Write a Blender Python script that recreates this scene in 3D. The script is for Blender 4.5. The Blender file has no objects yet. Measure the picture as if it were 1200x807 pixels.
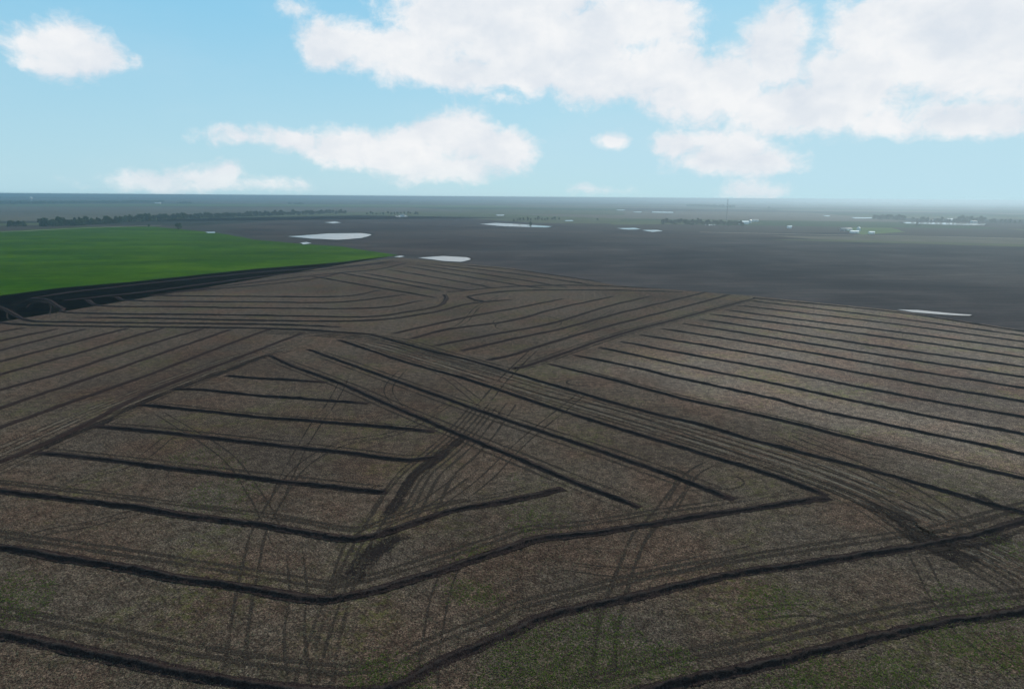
import bpy, bmesh, math, random
from mathutils import Vector, noise as mnoise
R = math.radians
rnd = random.Random(7)
S = bpy.context.scene
COL = S.collection

# ------------------------------------------------------------------ camera
CAM_H = 60.0
F = 800.0                                   # focal length in photo pixels (photo 1200 x 807)
PITCH = math.atan(172.8 / F)
ROLL = math.atan(8.5 / 1200)
fw = Vector((0, math.cos(PITCH), -math.sin(PITCH)))
r0 = Vector((1, 0, 0)); u0 = r0.cross(fw)
rt = r0 * math.cos(ROLL) + u0 * math.sin(ROLL)
up = -r0 * math.sin(ROLL) + u0 * math.cos(ROLL)
cd = bpy.data.cameras.new('camera'); cam = bpy.data.objects.new('camera', cd); COL.objects.link(cam)
from mathutils import Matrix
m = Matrix((rt, up, -fw)).transposed().to_4x4(); m.translation = Vector((0, 0, CAM_H)); cam.matrix_world = m
cd.sensor_width = 36; cd.sensor_fit = 'HORIZONTAL'; cd.lens = 36 * F / 1200
cd.clip_start = 1; cd.clip_end = 200000
S.camera = cam
def ray(x, y): return (fw + rt * ((x - 600) / F) - up * ((y - 403.5) / F)).normalized()
def gp(x, y):
    d = ray(x, y); t = CAM_H / -d.z
    return Vector((d.x * t, d.y * t, 0))

# ------------------------------------------------------------------ light
SUN_EL, SUN_AZ = R(30), R(34)               # azimuth to the right of the view direction (+y)
sd = bpy.data.lights.new('sun', 'SUN'); sun = bpy.data.objects.new('sun', sd); COL.objects.link(sun)
sd.energy = 4.8; sd.angle = R(0.5); sd.color = (1.0, 0.90, 0.76)
sdir = Vector((math.sin(SUN_AZ) * math.cos(SUN_EL), math.cos(SUN_AZ) * math.cos(SUN_EL), math.sin(SUN_EL)))
sun.rotation_euler = sdir.to_track_quat('Z', 'Y').to_euler()
S.view_settings.view_transform = 'Standard'; S.view_settings.look = 'None'
S.view_settings.exposure = 0.0; S.view_settings.gamma = 1.0; S.view_settings.use_curve_mapping = False
S.render.engine = 'CYCLES'
S.cycles.volume_bounces = 1

# ------------------------------------------------------------------ node helper
class NT:
    def __init__(s, tree): s.t = tree; s.n = tree.nodes; s.l = tree.links
    def node(s, ty, ins=None, **kw):
        n = s.n.new(ty)
        for k, v in kw.items(): setattr(n, k, v)
        for k, v in (ins or {}).items():
            i = n.inputs[k]
            if isinstance(v, bpy.types.NodeSocket): s.l.new(v, i)
            elif v is not None: i.default_value = v
        return n
    def math(s, op, a, b=None, c=None, clamp=False):
        d = {0: a}
        if b is not None: d[1] = b
        if c is not None: d[2] = c
        return s.node('ShaderNodeMath', d, operation=op, use_clamp=clamp).outputs[0]
    def vm(s, op, a, b=None, out=0):
        d = {0: a}
        if b is not None: d[1] = b
        return s.node('ShaderNodeVectorMath', d, operation=op).outputs[out]
    def noise(s, vec, scale, detail=2, rough=0.5, dist=0, out=0):
        return s.node('ShaderNodeTexNoise', {'Vector': vec, 'Scale': scale, 'Detail': detail, 'Roughness': rough, 'Distortion': dist}).outputs[out]
    def ss(s, v, lo, hi, a=0.0, b=1.0):
        return s.node('ShaderNodeMapRange', {0: v, 1: lo, 2: hi, 3: a, 4: b}, interpolation_type='SMOOTHSTEP').outputs[0]
    def lin(s, v, lo, hi, a=0.0, b=1.0):
        return s.node('ShaderNodeMapRange', {0: v, 1: lo, 2: hi, 3: a, 4: b}).outputs[0]
    def mix(s, f, a, b, mode='MIX'):
        n = s.n.new('ShaderNodeMix'); n.data_type = 'RGBA'; n.blend_type = mode
        for i, v in ((0, f), (6, a), (7, b)):
            if isinstance(v, bpy.types.NodeSocket): s.l.new(v, n.inputs[i])
            else: n.inputs[i].default_value = (v if i == 0 else (*v, 1.0) if len(v) == 3 else v)
        return n.outputs[2]

# ------------------------------------------------------------------ sky
W = bpy.data.worlds.new('World'); S.world = W; W.use_nodes = True
wt = NT(W.node_tree); wt.n.clear()
SKYS = 0.10
sky = wt.node('ShaderNodeTexSky', sky_type='NISHITA', sun_disc=False, sun_elevation=SUN_EL, sun_rotation=SUN_AZ, altitude=0, air_density=1.0, dust_density=0.6, ozone_density=1.5)
tc = wt.node('ShaderNodeTexCoord').outputs['Generated']
sep = wt.node('ShaderNodeSeparateXYZ', {0: tc})
az = wt.math('MULTIPLY', wt.math('ARCTAN2', sep.outputs[0], sep.outputs[1]), F)
el = wt.math('MULTIPLY', wt.math('ARCSINE', sep.outputs[2]), F)
uv = wt.node('ShaderNodeCombineXYZ', {0: az, 1: el, 2: 0.0}).outputs[0]
# billow the outlines: warp the sky coordinates a little
warp = wt.vm('MULTIPLY', wt.vm('SUBTRACT', wt.noise(uv, 0.022, 3, 0.55, out=1), (0.5, 0.5, 0.5)), (34, 22, 0))
uvw = wt.vm('ADD', uv, warp)
CLOUDS = [  # centre x, y and half width, half height, in degrees of sky written as photo pixels
 (72,58,48,30),(100,66,44,24),(45,72,32,14),(152,66,10,7),
 (240,207,44,18),(180,211,46,13),(315,216,46,10),(245,217,110,10),
 (285,163,44,12),(350,164,60,16),(410,172,60,26),(470,182,66,30),(520,158,34,32),(550,162,44,36),(592,176,44,30),(520,197,100,18),
 (798,169,38,19),(850,176,52,28),(900,188,44,20),(850,190,70,18),
 (877,224,42,14),(720,167,20,9.5),(590,117,24,8),
 (345,8,22,9),(398,46,54,28),(385,64,30,14),(465,62,70,34),(530,25,90,42),(640,50,140,56),(600,85,170,24),(740,84,120,42),
 (830,105,95,42),(905,62,44,52),(940,125,110,34),(1010,88,70,60),(1120,55,120,62),(1180,80,70,45),(1145,138,72,20),(1030,145,52,20),
 (1130,5,120,50),(1020,40,60,40),(600,0,160,30),(740,25,90,34),(705,222,46,7),(625,224,16,4),(1065,20,50,30)]
acc = None
for (x, y, a, b) in CLOUDS:
    d = ray(x, y)
    cu, cv = math.atan2(d.x, d.y) * F, math.asin(d.z) * F
    q = wt.vm('MULTIPLY', wt.vm('SUBTRACT', uvw, (cu, cv, 0)), (1 / a, 1 / b, 0))
    ln = wt.vm('LENGTH', q, out=1)
    k = min(b, 26)
    v = wt.math('MULTIPLY_ADD', ln, -k, k)
    acc = v if acc is None else wt.math('SMOOTH_MAX', acc, v, 6.0)
# scattered clouds over the rest of the sky, which the photograph does not see
away = wt.math('MAXIMUM', wt.ss(wt.math('ABSOLUTE', az), 590, 760), wt.ss(el, 270, 420))
rest = wt.math('MULTIPLY_ADD', wt.noise(uv, 0.0035, 3, 0.5), 170, -95)
rest = wt.math('ADD', rest, wt.math('MULTIPLY_ADD', away, 60, -60))
acc = wt.math('MAXIMUM', acc, rest)
acc = wt.math('MAXIMUM', acc, -40)
uv2 = wt.vm('MULTIPLY', uvw, (1.0, 1.25, 1))
n1 = wt.noise(uv2, 0.02, 9, 0.66)
n1b = wt.noise(wt.vm('ADD', uv2, (-7, -13, 0)), 0.02, 4, 0.58)
fld = wt.math('ADD', acc, wt.math('MULTIPLY_ADD', n1, 40, -21))
dens = wt.ss(fld, -2.5, 11)
relief = wt.lin(wt.math('SUBTRACT', n1, n1b), -0.13, 0.13)
big = wt.noise(wt.vm('MULTIPLY', uv, (1, 1.8, 1)), 0.009, 3, 0.5)
shade = wt.math('ADD', wt.math('MULTIPLY', relief, 0.35), wt.math('MULTIPLY', wt.ss(big, 0.3, 0.62), 0.65))
ccol = wt.mix(shade, (7.2, 7.75, 8.45), (9.3, 9.35, 9.45))
# sky blue itself, paler to the right and to the horizon as in thin spring haze
soft = wt.vm('MINIMUM', sky.outputs[0], (9, 9, 9))
side = wt.ss(az, -650, 700)
blue = wt.mix(wt.ss(el, 300, -10), (1.8, 5.7, 8.6), (4.6, 7.2, 8.35))
blue = wt.mix(wt.math('MULTIPLY', side, 0.4), blue, (4.9, 7.5, 8.6))
skyc = wt.mix(0.9, soft, blue)
veil = wt.math('MULTIPLY', wt.ss(wt.noise(wt.vm('MULTIPLY', uv, (1, 2.2, 1)), 0.006, 4, 0.6), 0.42, 0.75), 0.06)
skyc = wt.mix(veil, skyc, (7.8, 8.4, 8.9))
low = wt.ss(el, 0, 45, 0.72, 1.0)
fin = wt.mix(wt.math('MULTIPLY', wt.math('MULTIPLY', dens, 0.96), low), skyc, ccol)
bg = wt.node('ShaderNodeBackground', {'Color': fin, 'Strength': SKYS})
wo = wt.node('ShaderNodeOutputWorld', {'Surface': bg.outputs[0]})
W.cycles.sampling_method = 'MANUAL'; W.cycles.sample_map_resolution = 1024

# ------------------------------------------------------------------ object helpers
def tag(o, label=None, cat=None, group=None, kind=None):
    if label: o['label'] = label
    if cat: o['category'] = cat
    if group: o['group'] = group
    if kind: o['kind'] = kind
    return o
def mesh(name, verts, faces, mat, parent=None, smooth=False):
    me = bpy.data.meshes.new(name); me.from_pydata(verts, [], faces); me.update()
    if mat: me.materials.append(mat)
    if smooth: me.polygons.foreach_set('use_smooth', [True] * len(me.polygons))
    o = bpy.data.objects.new(name, me); COL.objects.link(o)
    if parent: o.parent = parent
    return o
def empty(name, loc, rz=0):
    o = bpy.data.objects.new(name, None); COL.objects.link(o); o.location = loc; o.rotation_euler.z = rz; return o
def mat(name):
    m_ = bpy.data.materials.new(name); m_.use_nodes = True
    t = NT(m_.node_tree); t.n.clear()
    return m_, t
def finish(t, color, rough=0.9, bump=None, bstr=0.5, bdist=0.1, spec=0.3, alpha=None):
    p = t.node('ShaderNodeBsdfPrincipled', {'Base Color': color if isinstance(color, bpy.types.NodeSocket) else (*color, 1), 'Roughness': rough, 'Specular IOR Level': spec})
    if bump is not None:
        b = t.node('ShaderNodeBump', {'Height': bump, 'Strength': bstr, 'Distance': bdist}); t.l.new(b.outputs[0], p.inputs['Normal'])
    out = p.outputs[0]
    if alpha is not None:
        tr = t.node('ShaderNodeBsdfTransparent')
        out = t.node('ShaderNodeMixShader', {0: alpha, 1: tr.outputs[0], 2: out}).outputs[0]
    t.node('ShaderNodeOutputMaterial', {'Surface': out})

def catmull(P, step=None):
    """smooth a control polyline and resample it; the step grows with the distance"""
    if len(P) == 2: Q = [P[0] * (1 - i / 8) + P[1] * (i / 8) for i in range(9)]
    else:
        E = [P[0] * 2 - P[1]] + list(P) + [P[-1] * 2 - P[-2]]
        Q = []
        for i in range(1, len(E) - 2):
            a, b, c, d = E[i - 1:i + 3]
            for j in range(16):
                t = j / 16
                Q.append(0.5 * ((2 * b) + (c - a) * t + (2 * a - 5 * b + 4 * c - d) * t * t + (3 * b - a - 3 * c + d) * t ** 3))
        Q.append(P[-1])
    out = [Q[0]]; last = Q[0]
    for i in range(1, len(Q)):
        a, b = Q[i - 1], Q[i]; L = (b - a).length
        if L < 1e-6: continue
        n_ = max(1, int(L / (step or max(0.45, a.length / 220))))
        for k in range(1, n_ + 1): out.append(a.lerp(b, k / n_))
    return out
def normals(Q):
    N = []
    for i in range(len(Q)):
        t = Q[min(i + 1, len(Q) - 1)] - Q[max(i - 1, 0)]; t.normalize(); N.append(Vector((-t.y, t.x, 0)))
    return N
def px(pts): return [gp(x, y) for x, y in pts]

# ------------------------------------------------------------------ materials
def soil_material(name, base, tan, green, greenness=0.5):
    m_, t = mat(name)
    pos = t.node('ShaderNodeNewGeometry').outputs['Position']
    fine = t.noise(pos, 3.4, 6, 0.8)
    mid = t.noise(pos, 0.45, 5, 0.68)
    patch = t.noise(pos, 0.035, 5, 0.6, 0.8)
    warm = t.noise(t.vm('ADD', pos, (91, 17, 3)), 0.045, 4, 0.6)
    wet = t.noise(t.vm('ADD', pos, (-31, 57, 3)), 0.012, 5, 0.6, 0.5)
    c = t.mix(t.ss(fine, 0.46, 0.58), base, tan)
    c = t.mix(t.ss(t.noise(pos, 1.9, 4, 0.75), 0.54, 0.66, 0, 0.6), c, tuple(x * 0.3 for x in base))
    c = t.mix(t.ss(t.noise(t.vm('ADD', pos, (9, 4, 3)), 2.4, 4, 0.8), 0.60, 0.70, 0, 0.75), c, (0.30, 0.26, 0.20))
    c = t.mix(t.ss(mid, 0.38, 0.66, 0, 0.5), c, tuple(x * 0.6 for x in base))
    cl = t.noise(t.vm('ADD', pos, (3, 71, 3)), 1.3, 7, 0.85)
    c = t.mix(t.ss(cl, 0.43, 0.58, 0, 1), t.mix(1.0, c, (0.64, 0.63, 0.64), 'MULTIPLY'), t.mix(1.0, c, (1.28, 1.26, 1.2), 'MULTIPLY'))
    c = t.mix(t.ss(warm, 0.45, 0.65, 0, 0.6), c, t.mix(1.0, c, (1.12, 0.91, 0.86), 'MULTIPLY'))
    c = t.mix(t.ss(warm, 0.5, 0.3, 0, 0.5), c, t.mix(1.0, c, (0.92, 0.98, 1.06), 'MULTIPLY'))
    c = t.mix(t.ss(wet, 0.42, 0.68, 0, 0.75), c, t.mix(1.0, c, (0.58, 0.56, 0.58), 'MULTIPLY'))
    gm = t.math('MULTIPLY', t.ss(patch, 0.48, 0.66), t.ss(t.noise(t.vm('ADD', pos, (5, 5, 5)), 0.9, 5, 0.75), 0.47, 0.60))
    c = t.mix(t.math('MULTIPLY', gm, greenness), c, green)
    # drilled rows, faint and broken
    row = t.node('ShaderNodeTexWave', {'Vector': pos, 'Scale': 0.55, 'Distortion': 7.0, 'Detail': 3.0, 'Detail Scale': 0.05}, bands_direction='DIAGONAL').outputs[1]
    c = t.mix(t.math('MULTIPLY', t.math('MULTIPLY', row, t.ss(mid, 0.4, 0.6)), 0.5), c, tuple(x * 0.5 for x in base))
    h = t.math('ADD', t.math('MULTIPLY', fine, 0.7), t.math('MULTIPLY', mid, 0.6))
    # soil multiplied paler beyond the two long levees, fading in gradually away from them
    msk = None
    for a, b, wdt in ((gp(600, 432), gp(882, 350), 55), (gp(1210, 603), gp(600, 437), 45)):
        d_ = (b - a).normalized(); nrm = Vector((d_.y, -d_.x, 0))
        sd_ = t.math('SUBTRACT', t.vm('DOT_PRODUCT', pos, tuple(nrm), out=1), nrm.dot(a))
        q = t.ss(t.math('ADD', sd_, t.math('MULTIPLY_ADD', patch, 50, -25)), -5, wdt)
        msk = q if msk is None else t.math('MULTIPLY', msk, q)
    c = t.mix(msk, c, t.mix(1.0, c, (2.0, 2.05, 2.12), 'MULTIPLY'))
    finish(t, c, 0.9, h, 1.0, 0.45, 0.0)
    return m_
def plain_field(name, c0, c1, scale=0.01, speck=0.3, rows=None):
    m_, t = mat(name)
    pos = t.node('ShaderNodeNewGeometry').outputs['Position']
    st = t.vm('MULTIPLY', pos, (0.5, 1.0, 1.0))
    a = t.noise(st, scale, 5, 0.62, 0.5)
    c = t.mix(t.ss(a, 0.32, 0.68), c0, c1)
    f = t.noise(pos, 0.4, 5, 0.75)
    c = t.mix(t.ss(f, 0.35, 0.7, 0, speck), c, tuple(x * 0.4 for x in c0))
    g = t.noise(t.vm('ADD', pos, (300, 0, 0)), scale * 4, 4, 0.6)
    c = t.mix(t.ss(g, 0.45, 0.75, 0, 0.35), c, tuple(x * 1.35 for x in c1))
    if rows is not None:
        ang, amt = rows
        pr = t.node('ShaderNodeVectorRotate', {'Vector': pos, 'Angle': R(ang)}, rotation_type='Z_AXIS').outputs[0]
        ln_ = t.noise(t.vm('MULTIPLY', pr, (0.012, 0.35, 0)), 1.0, 4, 0.7)
        c = t.mix(t.ss(ln_, 0.38, 0.62, 0, amt), c, t.mix(1.0, c, (0.42, 0.46, 0.5), 'MULTIPLY'))
        bl = t.noise(t.vm('MULTIPLY', pr, (0.005, 0.011, 0)), 1.0, 5, 0.65)
        c = t.mix(t.ss(bl, 0.42, 0.62, 0, amt), c, t.mix(1.0, c, (1.7, 1.55, 1.42), 'MULTIPLY'))
    finish(t, c, 0.95, f, 0.6, 0.3, 0.0)
    return m_
# farmland out to the horizon: square-mile patchwork
def farmland():
    m_, t = mat('farmland')
    pos = t.node('ShaderNodeNewGeometry').outputs['Position']
    p = t.node('ShaderNodeVectorRotate', {'Vector': pos, 'Angle': R(9)}, rotation_type='Z_AXIS').outputs[0]
    wob = t.vm('MULTIPLY', t.vm('SUBTRACT', t.noise(p, 0.002, 2, out=1), (0.5, 0.5, 0.5)), (60, 60, 0))
    p = t.vm('ADD', p, wob)
    cell = t.vm('FLOOR', t.vm('MULTIPLY', p, (1 / 820, 1 / 410, 0)))
    wn = t.node('ShaderNodeTexWhiteNoise', {'Vector': cell}, noise_dimensions='3D').outputs[0]
    cr = t.node('ShaderNodeValToRGB', {0: wn}); e = cr.color_ramp; e.interpolation = 'CONSTANT'
    cols = [(0, (0.055, 0.045, 0.040)), (0.22, (0.085, 0.090, 0.050)), (0.38, (0.028, 0.030, 0.026)), (0.52, (0.040, 0.066, 0.028)), (0.64, (0.125, 0.105, 0.085)), (0.78, (0.045, 0.042, 0.040)), (0.90, (0.036, 0.058, 0.026))]
    e.elements[0].color = (*cols[0][1], 1); e.elements[1].position = cols[1][0]; e.elements[1].color = (*cols[1][1], 1)
    for q, c_ in cols[2:]: el_ = e.elements.new(q); el_.color = (*c_, 1)
    n_ = t.noise(pos, 0.02, 5, 0.6)
    c = t.mix(t.ss(n_, 0.35, 0.7, 0, 0.4), cr.outputs[0], (0.04, 0.036, 0.032))
    finish(t, c, 0.95, None, spec=0.0)
    return m_
M = {}
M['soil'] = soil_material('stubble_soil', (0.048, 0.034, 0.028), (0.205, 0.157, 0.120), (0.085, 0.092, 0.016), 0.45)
M['farm'] = farmland()
M['dark_field'] = plain_field('dark_tilled_soil', (0.032, 0.029, 0.032), (0.062, 0.054, 0.054), 0.006, rows=(-8, 0.6))
M['brown_field'] = plain_field('brown_tilled_soil', (0.038, 0.031, 0.032), (0.060, 0.050, 0.047), 0.006, rows=(12, 0.6))
M['pale_field'] = plain_field('pale_fallow_soil', (0.075, 0.070, 0.055), (0.12, 0.105, 0.082), 0.004)
M['olive_field'] = plain_field('olive_pasture', (0.060, 0.070, 0.036), (0.09, 0.10, 0.052), 0.005)
M['green_field'] = plain_field('green_wheat', (0.018, 0.058, 0.001), (0.044, 0.092, 0.001), 0.02, 0.35, rows=(-14, 0.5))
M['lime_field'] = plain_field('bright_pasture', (0.07, 0.105, 0.035), (0.10, 0.13, 0.05), 0.01)
M['dirt_road'] = plain_field('pale_dirt', (0.20, 0.18, 0.15), (0.28, 0.25, 0.20), 0.03, 0.15)

def levee_mat():
    m_, t = mat('levee_soil')
    pos = t.node('ShaderNodeNewGeometry').outputs['Position']
    at = t.node('ShaderNodeAttribute', attribute_name='v').outputs['Fac']
    f = t.noise(pos, 3.2, 5, 0.7); g = t.noise(pos, 0.15, 3, 0.6)
    c = t.mix(t.ss(f, 0.35, 0.68), (0.012, 0.008, 0.009), (0.044, 0.031, 0.028))
    c = t.mix(t.ss(g, 0.42, 0.7, 0, 0.45), c, (0.024, 0.018, 0.017))
    dry = t.math('MULTIPLY', t.ss(at, 1.9, 2.4), t.ss(t.noise(pos, 0.7, 4, 0.7), 0.38, 0.6, 0.15, 0.9))
    c = t.mix(dry, c, (0.040, 0.032, 0.029))
    # the ragged outer edge of the disturbed strip lets the stubble through
    edge = t.math('MULTIPLY_ADD', t.noise(pos, 1.3, 4, 0.7), 1.1, -0.55)
    al = t.ss(t.math('ADD', at, edge), 0.12, 0.42)
    finish(t, c, 0.9, f, 1.0, 0.35, 0.0, al)
    return m_
M['levee'] = levee_mat()
def track_mat(name, c0, c1, lo, hi):
    m_, t = mat(name)
    pos = t.node('ShaderNodeNewGeometry').outputs['Position']
    at = t.node('ShaderNodeAttribute', attribute_name='v').outputs['Fac']
    f = t.noise(pos, 3.0, 5, 0.72)
    c = t.mix(t.ss(f, 0.35, 0.68), c0, c1)
    e_ = t.math('ADD', t.noise(pos, 1.6, 4, 0.7), t.math('MULTIPLY', t.noise(pos, 0.09, 2, 0.6), 0.9))
    al = t.math('MULTIPLY', t.ss(t.math('ADD', at, t.math('MULTIPLY_ADD', e_, 2.6, -2.45)), lo, hi), 0.88)
    finish(t, c, 0.92, f, 1.0, 0.3, 0.0, al)
    return m_
M['track'] = track_mat('rut_soil', (0.020, 0.015, 0.013), (0.068, 0.052, 0.042), 0.15, 1.1)
M['churned'] = track_mat('churned_soil', (0.009, 0.007, 0.008), (0.036, 0.028, 0.026), 0.25, 1.1)
M['dry'] = track_mat('dry_soil', (0.11, 0.09, 0.07), (0.20, 0.165, 0.13), 0.45, 1.2)
def flat_mat(name, c, var=0.25, scale=0.6, rough=0.7, spec=0.4):
    m_, t = mat(name)
    pos = t.node('ShaderNodeNewGeometry').outputs['Position']
    f = t.noise(pos, scale, 4, 0.65)
    col = t.mix(t.ss(f, 0.3, 0.7, 0, var), c, tuple(x * 0.5 for x in c))
    finish(t, col, rough, None, spec=spec)
    return m_
M['mud'] = flat_mat('wet_mud', (0.030, 0.026, 0.024), 0.4, 0.05, rough=0.95, spec=0.0)
def water_mat():
    m_, t = mat('pond_water')
    pos = t.node('ShaderNodeNewGeometry').outputs['Position']
    finish(t, (0.05, 0.055, 0.05), 0.10, t.noise(pos, 0.15, 5, 0.7), 0.25, 0.12, 0.5)
    return m_
M['water'] = water_mat()
M['white'] = flat_mat('white_painted_metal', (0.75, 0.75, 0.74), 0.15)
M['steel'] = flat_mat('galvanised_steel', (0.50, 0.52, 0.54), 0.2, rough=0.4)
M['roof'] = flat_mat('grey_roofing', (0.22, 0.21, 0.20))
M['red_roof'] = flat_mat('brown_roofing', (0.20, 0.12, 0.09))
M['glass'] = flat_mat('dark_window_glass', (0.03, 0.035, 0.04), 0.1, rough=0.1)
M['wood'] = flat_mat('bark', (0.10, 0.075, 0.055), 0.4, 2)
M['mast'] = flat_mat('grey_mast_paint', (0.20, 0.18, 0.18))
def leaf_mat(name, a, b, trans=0.2):
    m_, t = mat(name)
    pos = t.node('ShaderNodeNewGeometry').outputs['Position']
    rn = t.node('ShaderNodeObjectInfo').outputs['Random']
    f = t.noise(pos, 0.35, 3, 0.6)
    c = t.mix(t.ss(f, 0.3, 0.7), a, b)
    c = t.mix(t.math('MULTIPLY', rn, 0.5), c, (0.09, 0.085, 0.04))
    d_ = t.node('ShaderNodeBsdfDiffuse', {'Color': c}); tl = t.node('ShaderNodeBsdfTranslucent', {'Color': c})
    t.node('ShaderNodeOutputMaterial', {'Surface': t.node('ShaderNodeMixShader', {0: trans, 1: d_.outputs[0], 2: tl.outputs[0]}).outputs[0]})
    return m_
M['leaf'] = leaf_mat('tree_leaves', (0.030, 0.050, 0.020), (0.060, 0.090, 0.032))
M['leaf_dark'] = leaf_mat('dark_tree_leaves', (0.018, 0.032, 0.016), (0.040, 0.062, 0.028))
M['weed'] = leaf_mat('weed_leaves', (0.07, 0.115, 0.018), (0.11, 0.16, 0.03), 0.45)

# ------------------------------------------------------------------ ground sheet
xs = [-90000, -40000, -20000, -10000, -6000, -4000, -2500] + list(range(-1600, 1601, 40)) + [2500, 4000, 6000, 10000, 20000, 40000, 90000]
ys = [-20000, -4000, -1000, -300] + list(range(-40, 1601, 40)) + [2000, 2500, 3200, 4500, 6000, 9000, 14000, 22000, 40000, 90000]
vs = [(x, y, 0) for y in ys for x in xs]; nx = len(xs)
fs = [(j * nx + i, j * nx + i + 1, (j + 1) * nx + i + 1, (j + 1) * nx + i) for j in range(len(ys) - 1) for i in range(nx - 1)]
tag(mesh('ground', vs, fs, M['farm']), kind='structure')

# ------------------------------------------------------------------ field sheets (each a little above the one below)
def sheet(name, pts, z, m_, kind='structure', wob=0.0, step=25, cut=True):
    P = px(pts) if cut else [Vector(p) for p in pts]
    Q = []
    for i in range(len(P)):
        a, b = P[i], P[(i + 1) % len(P)]; L = (b - a).length
        n_ = max(1, min(80, int(L / step)))
        for k in range(n_):
            p = a.lerp(b, k / n_)
            if wob:
                w = mnoise.noise_vector(p * (0.6 / step)) * wob; p = p + Vector((w.x, w.y, 0))
            Q.append(p)
    bm = bmesh.new()
    f = bm.faces.new([bm.verts.new((p.x, p.y, z)) for p in Q])
    bmesh.ops.triangulate(bm, faces=[f])
    for e_ in (0,): pass
    me = bpy.data.meshes.new(name); bm.to_mesh(me); bm.free(); me.materials.append(m_)
    if me.polygons and me.polygons[0].normal.z < 0: me.flip_normals()
    o = bpy.data.objects.new(name, me); COL.objects.link(o)
    return tag(o, kind=kind)
# worked field with the levees: from under the drone to its far boundary
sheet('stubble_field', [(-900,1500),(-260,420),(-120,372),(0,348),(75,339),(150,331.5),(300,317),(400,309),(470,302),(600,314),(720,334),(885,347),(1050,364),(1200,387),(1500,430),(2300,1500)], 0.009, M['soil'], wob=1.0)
sheet('wheat_field', [(-260,420),(-120,374),(0,346),(75,337),(150,330.5),(300,315),(400,307),(466,299),(400,289),(350,285.5),(300,281),(255,273),(180,265.5),(100,266),(0,271),(-160,281),(-420,340)], 0.024, M['green_field'], wob=2.5)
sheet('tilled_field', [(476,302.5),(500,300),(545,293),(600,286),(760,281),(900,281),(1200,289),(1500,300),(1500,440),(1200,392),(1050,369),(885,352),(720,338),(600,318)], 0.004, M['dark_field'], wob=3)
sheet('tilled_field', [(474,300),(462,297),(400,287),(350,283),(300,278),(262,271),(285,264),(350,259),(420,255),(520,254),(640,262),(760,270),(900,273),(1000,272),(1000,280.5),(760,281.2),(600,286.5),(545,293.5),(500,300.5)], 0.028, M['brown_field'], wob=4)
sheet('fallow_field', [(-300,262),(0,259),(100,259),(200,252),(300,249),(430,247),(560,248),(480,243),(300,243),(0,241.5),(-300,240)], 0.05, M['pale_field'], wob=8, step=60)
sheet('pasture', [(-300,267),(0,264.5),(110,262),(200,257),(300,254.5),(420,252.5),(600,255),(760,258),(560,249.5),(430,248.3),(300,250.3),(200,254),(100,260.5),(0,262),(-300,264)], 0.06, M['olive_field'], wob=4, step=50)
sheet('pasture', [(-200,241),(0,239.6),(200,239),(420,239.5),(600,241),(600,243),(300,242),(0,241.2),(-200,242)], 0.08, M['lime_field'], wob=10, step=90)
sheet('pasture', [(700,259),(850,258),(900,262),(720,263.5)], 0.07, M['olive_field'], wob=5, step=60)
sheet('farm_yard', [(985,269),(1000,266.5),(1045,267),(1060,272),(1010,275)], 0.05, M['lime_field'], wob=6, step=20)
sheet('fallow_field', [(900,276),(1500,283),(1500,300),(1200,286.5),(950,280)], 0.055, M['pale_field'], wob=3, step=60)
def strip(name, pts, w, z, m_, kind='structure'):
    Q = catmull(px(pts), 12); N = normals(Q); v = []; f = []
    for i, (q, n_) in enumerate(zip(Q, N)):
        v += [(q.x - n_.x * w / 2, q.y - n_.y * w / 2, z), (q.x + n_.x * w / 2, q.y + n_.y * w / 2, z)]
        if i: f.append((2 * i - 2, 2 * i, 2 * i + 1, 2 * i - 1))
    o = mesh(name, v, f, m_)
    if o.data.polygons[0].normal.z < 0: o.data.flip_normals()
    return tag(o, kind=kind)
strip('dirt_road', [(-250,277),(0,271.5),(50,269.5),(110,266.8),(190,264)], 8, 0.07, M['dirt_road'])
strip('dirt_road', [(820,272),(960,275),(1100,277.5),(1200,279.5),(1500,286)], 10, 0.09, M['dirt_road'])
strip('dirt_road', [(660,247.5),(800,250.5),(1000,254.5),(1200,256)], 14, 0.10, M['dirt_road'])
strip('dirt_road', [(-200,243.5),(0,242),(180,238.5)], 12, 0.12, M['dirt_road'])

# ------------------------------------------------------------------ standing water
def pond(pts, wob=2.0, step=8):
    cx_ = sum(p[0] for p in pts) / len(pts); cy_ = sum(p[1] for p in pts) / len(pts)
    sheet('mud', [(cx_ + (x - cx_) * 1.10, cy_ + (y - cy_) * 1.35 + 0.1) for x, y in pts], 0.09, M['mud'], wob=wob * 1.5, step=step)
    o = sheet('water', pts, 0.10, M['water'], wob=wob, step=step); return o
pond([(337,277),(352,276.2),(385,273.6),(425,273.2),(436,275),(424,279),(395,281),(366,279.6)], 3)
pond([(351,284.6),(359,283.6),(365,285),(356,286.4)], 1.5)
pond([(380,260.6),(392,259.6),(400,260.8),(390,262)], 3)
pond([(563,262.6),(580,261.2),(615,263),(647,265.2),(640,266.6),(590,265.2)], 4)
pond([(490,302),(520,300),(548,301.6),(552,304),(540,306.8),(520,305.8)], 2)
pond([(462,300.8),(470,299.6),(474,300.4),(468,301.6)], 0.6)
pond([(722,267.4),(745,267),(751,268.6),(735,269.2)], 4)
pond([(752,269.6),(770,269.4),(777,270.8),(764,271.8)], 3)
pond([(1051,362.4),(1075,363.2),(1110,366.6),(1139,369),(1137,370),(1105,368.8),(1068,365.4)], 1.2, 4)
pond([(998,254.8),(1022,254.6),(1022,256),(1002,256.2)], 4)
pond([(1058,260.2),(1100,260.6),(1155,262.2),(1153,264),(1130,263.8),(1060,261.8)], 4)
pond([(764,247.8),(789,248.2),(789,249.6),(764,249.2)], 5)
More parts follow.
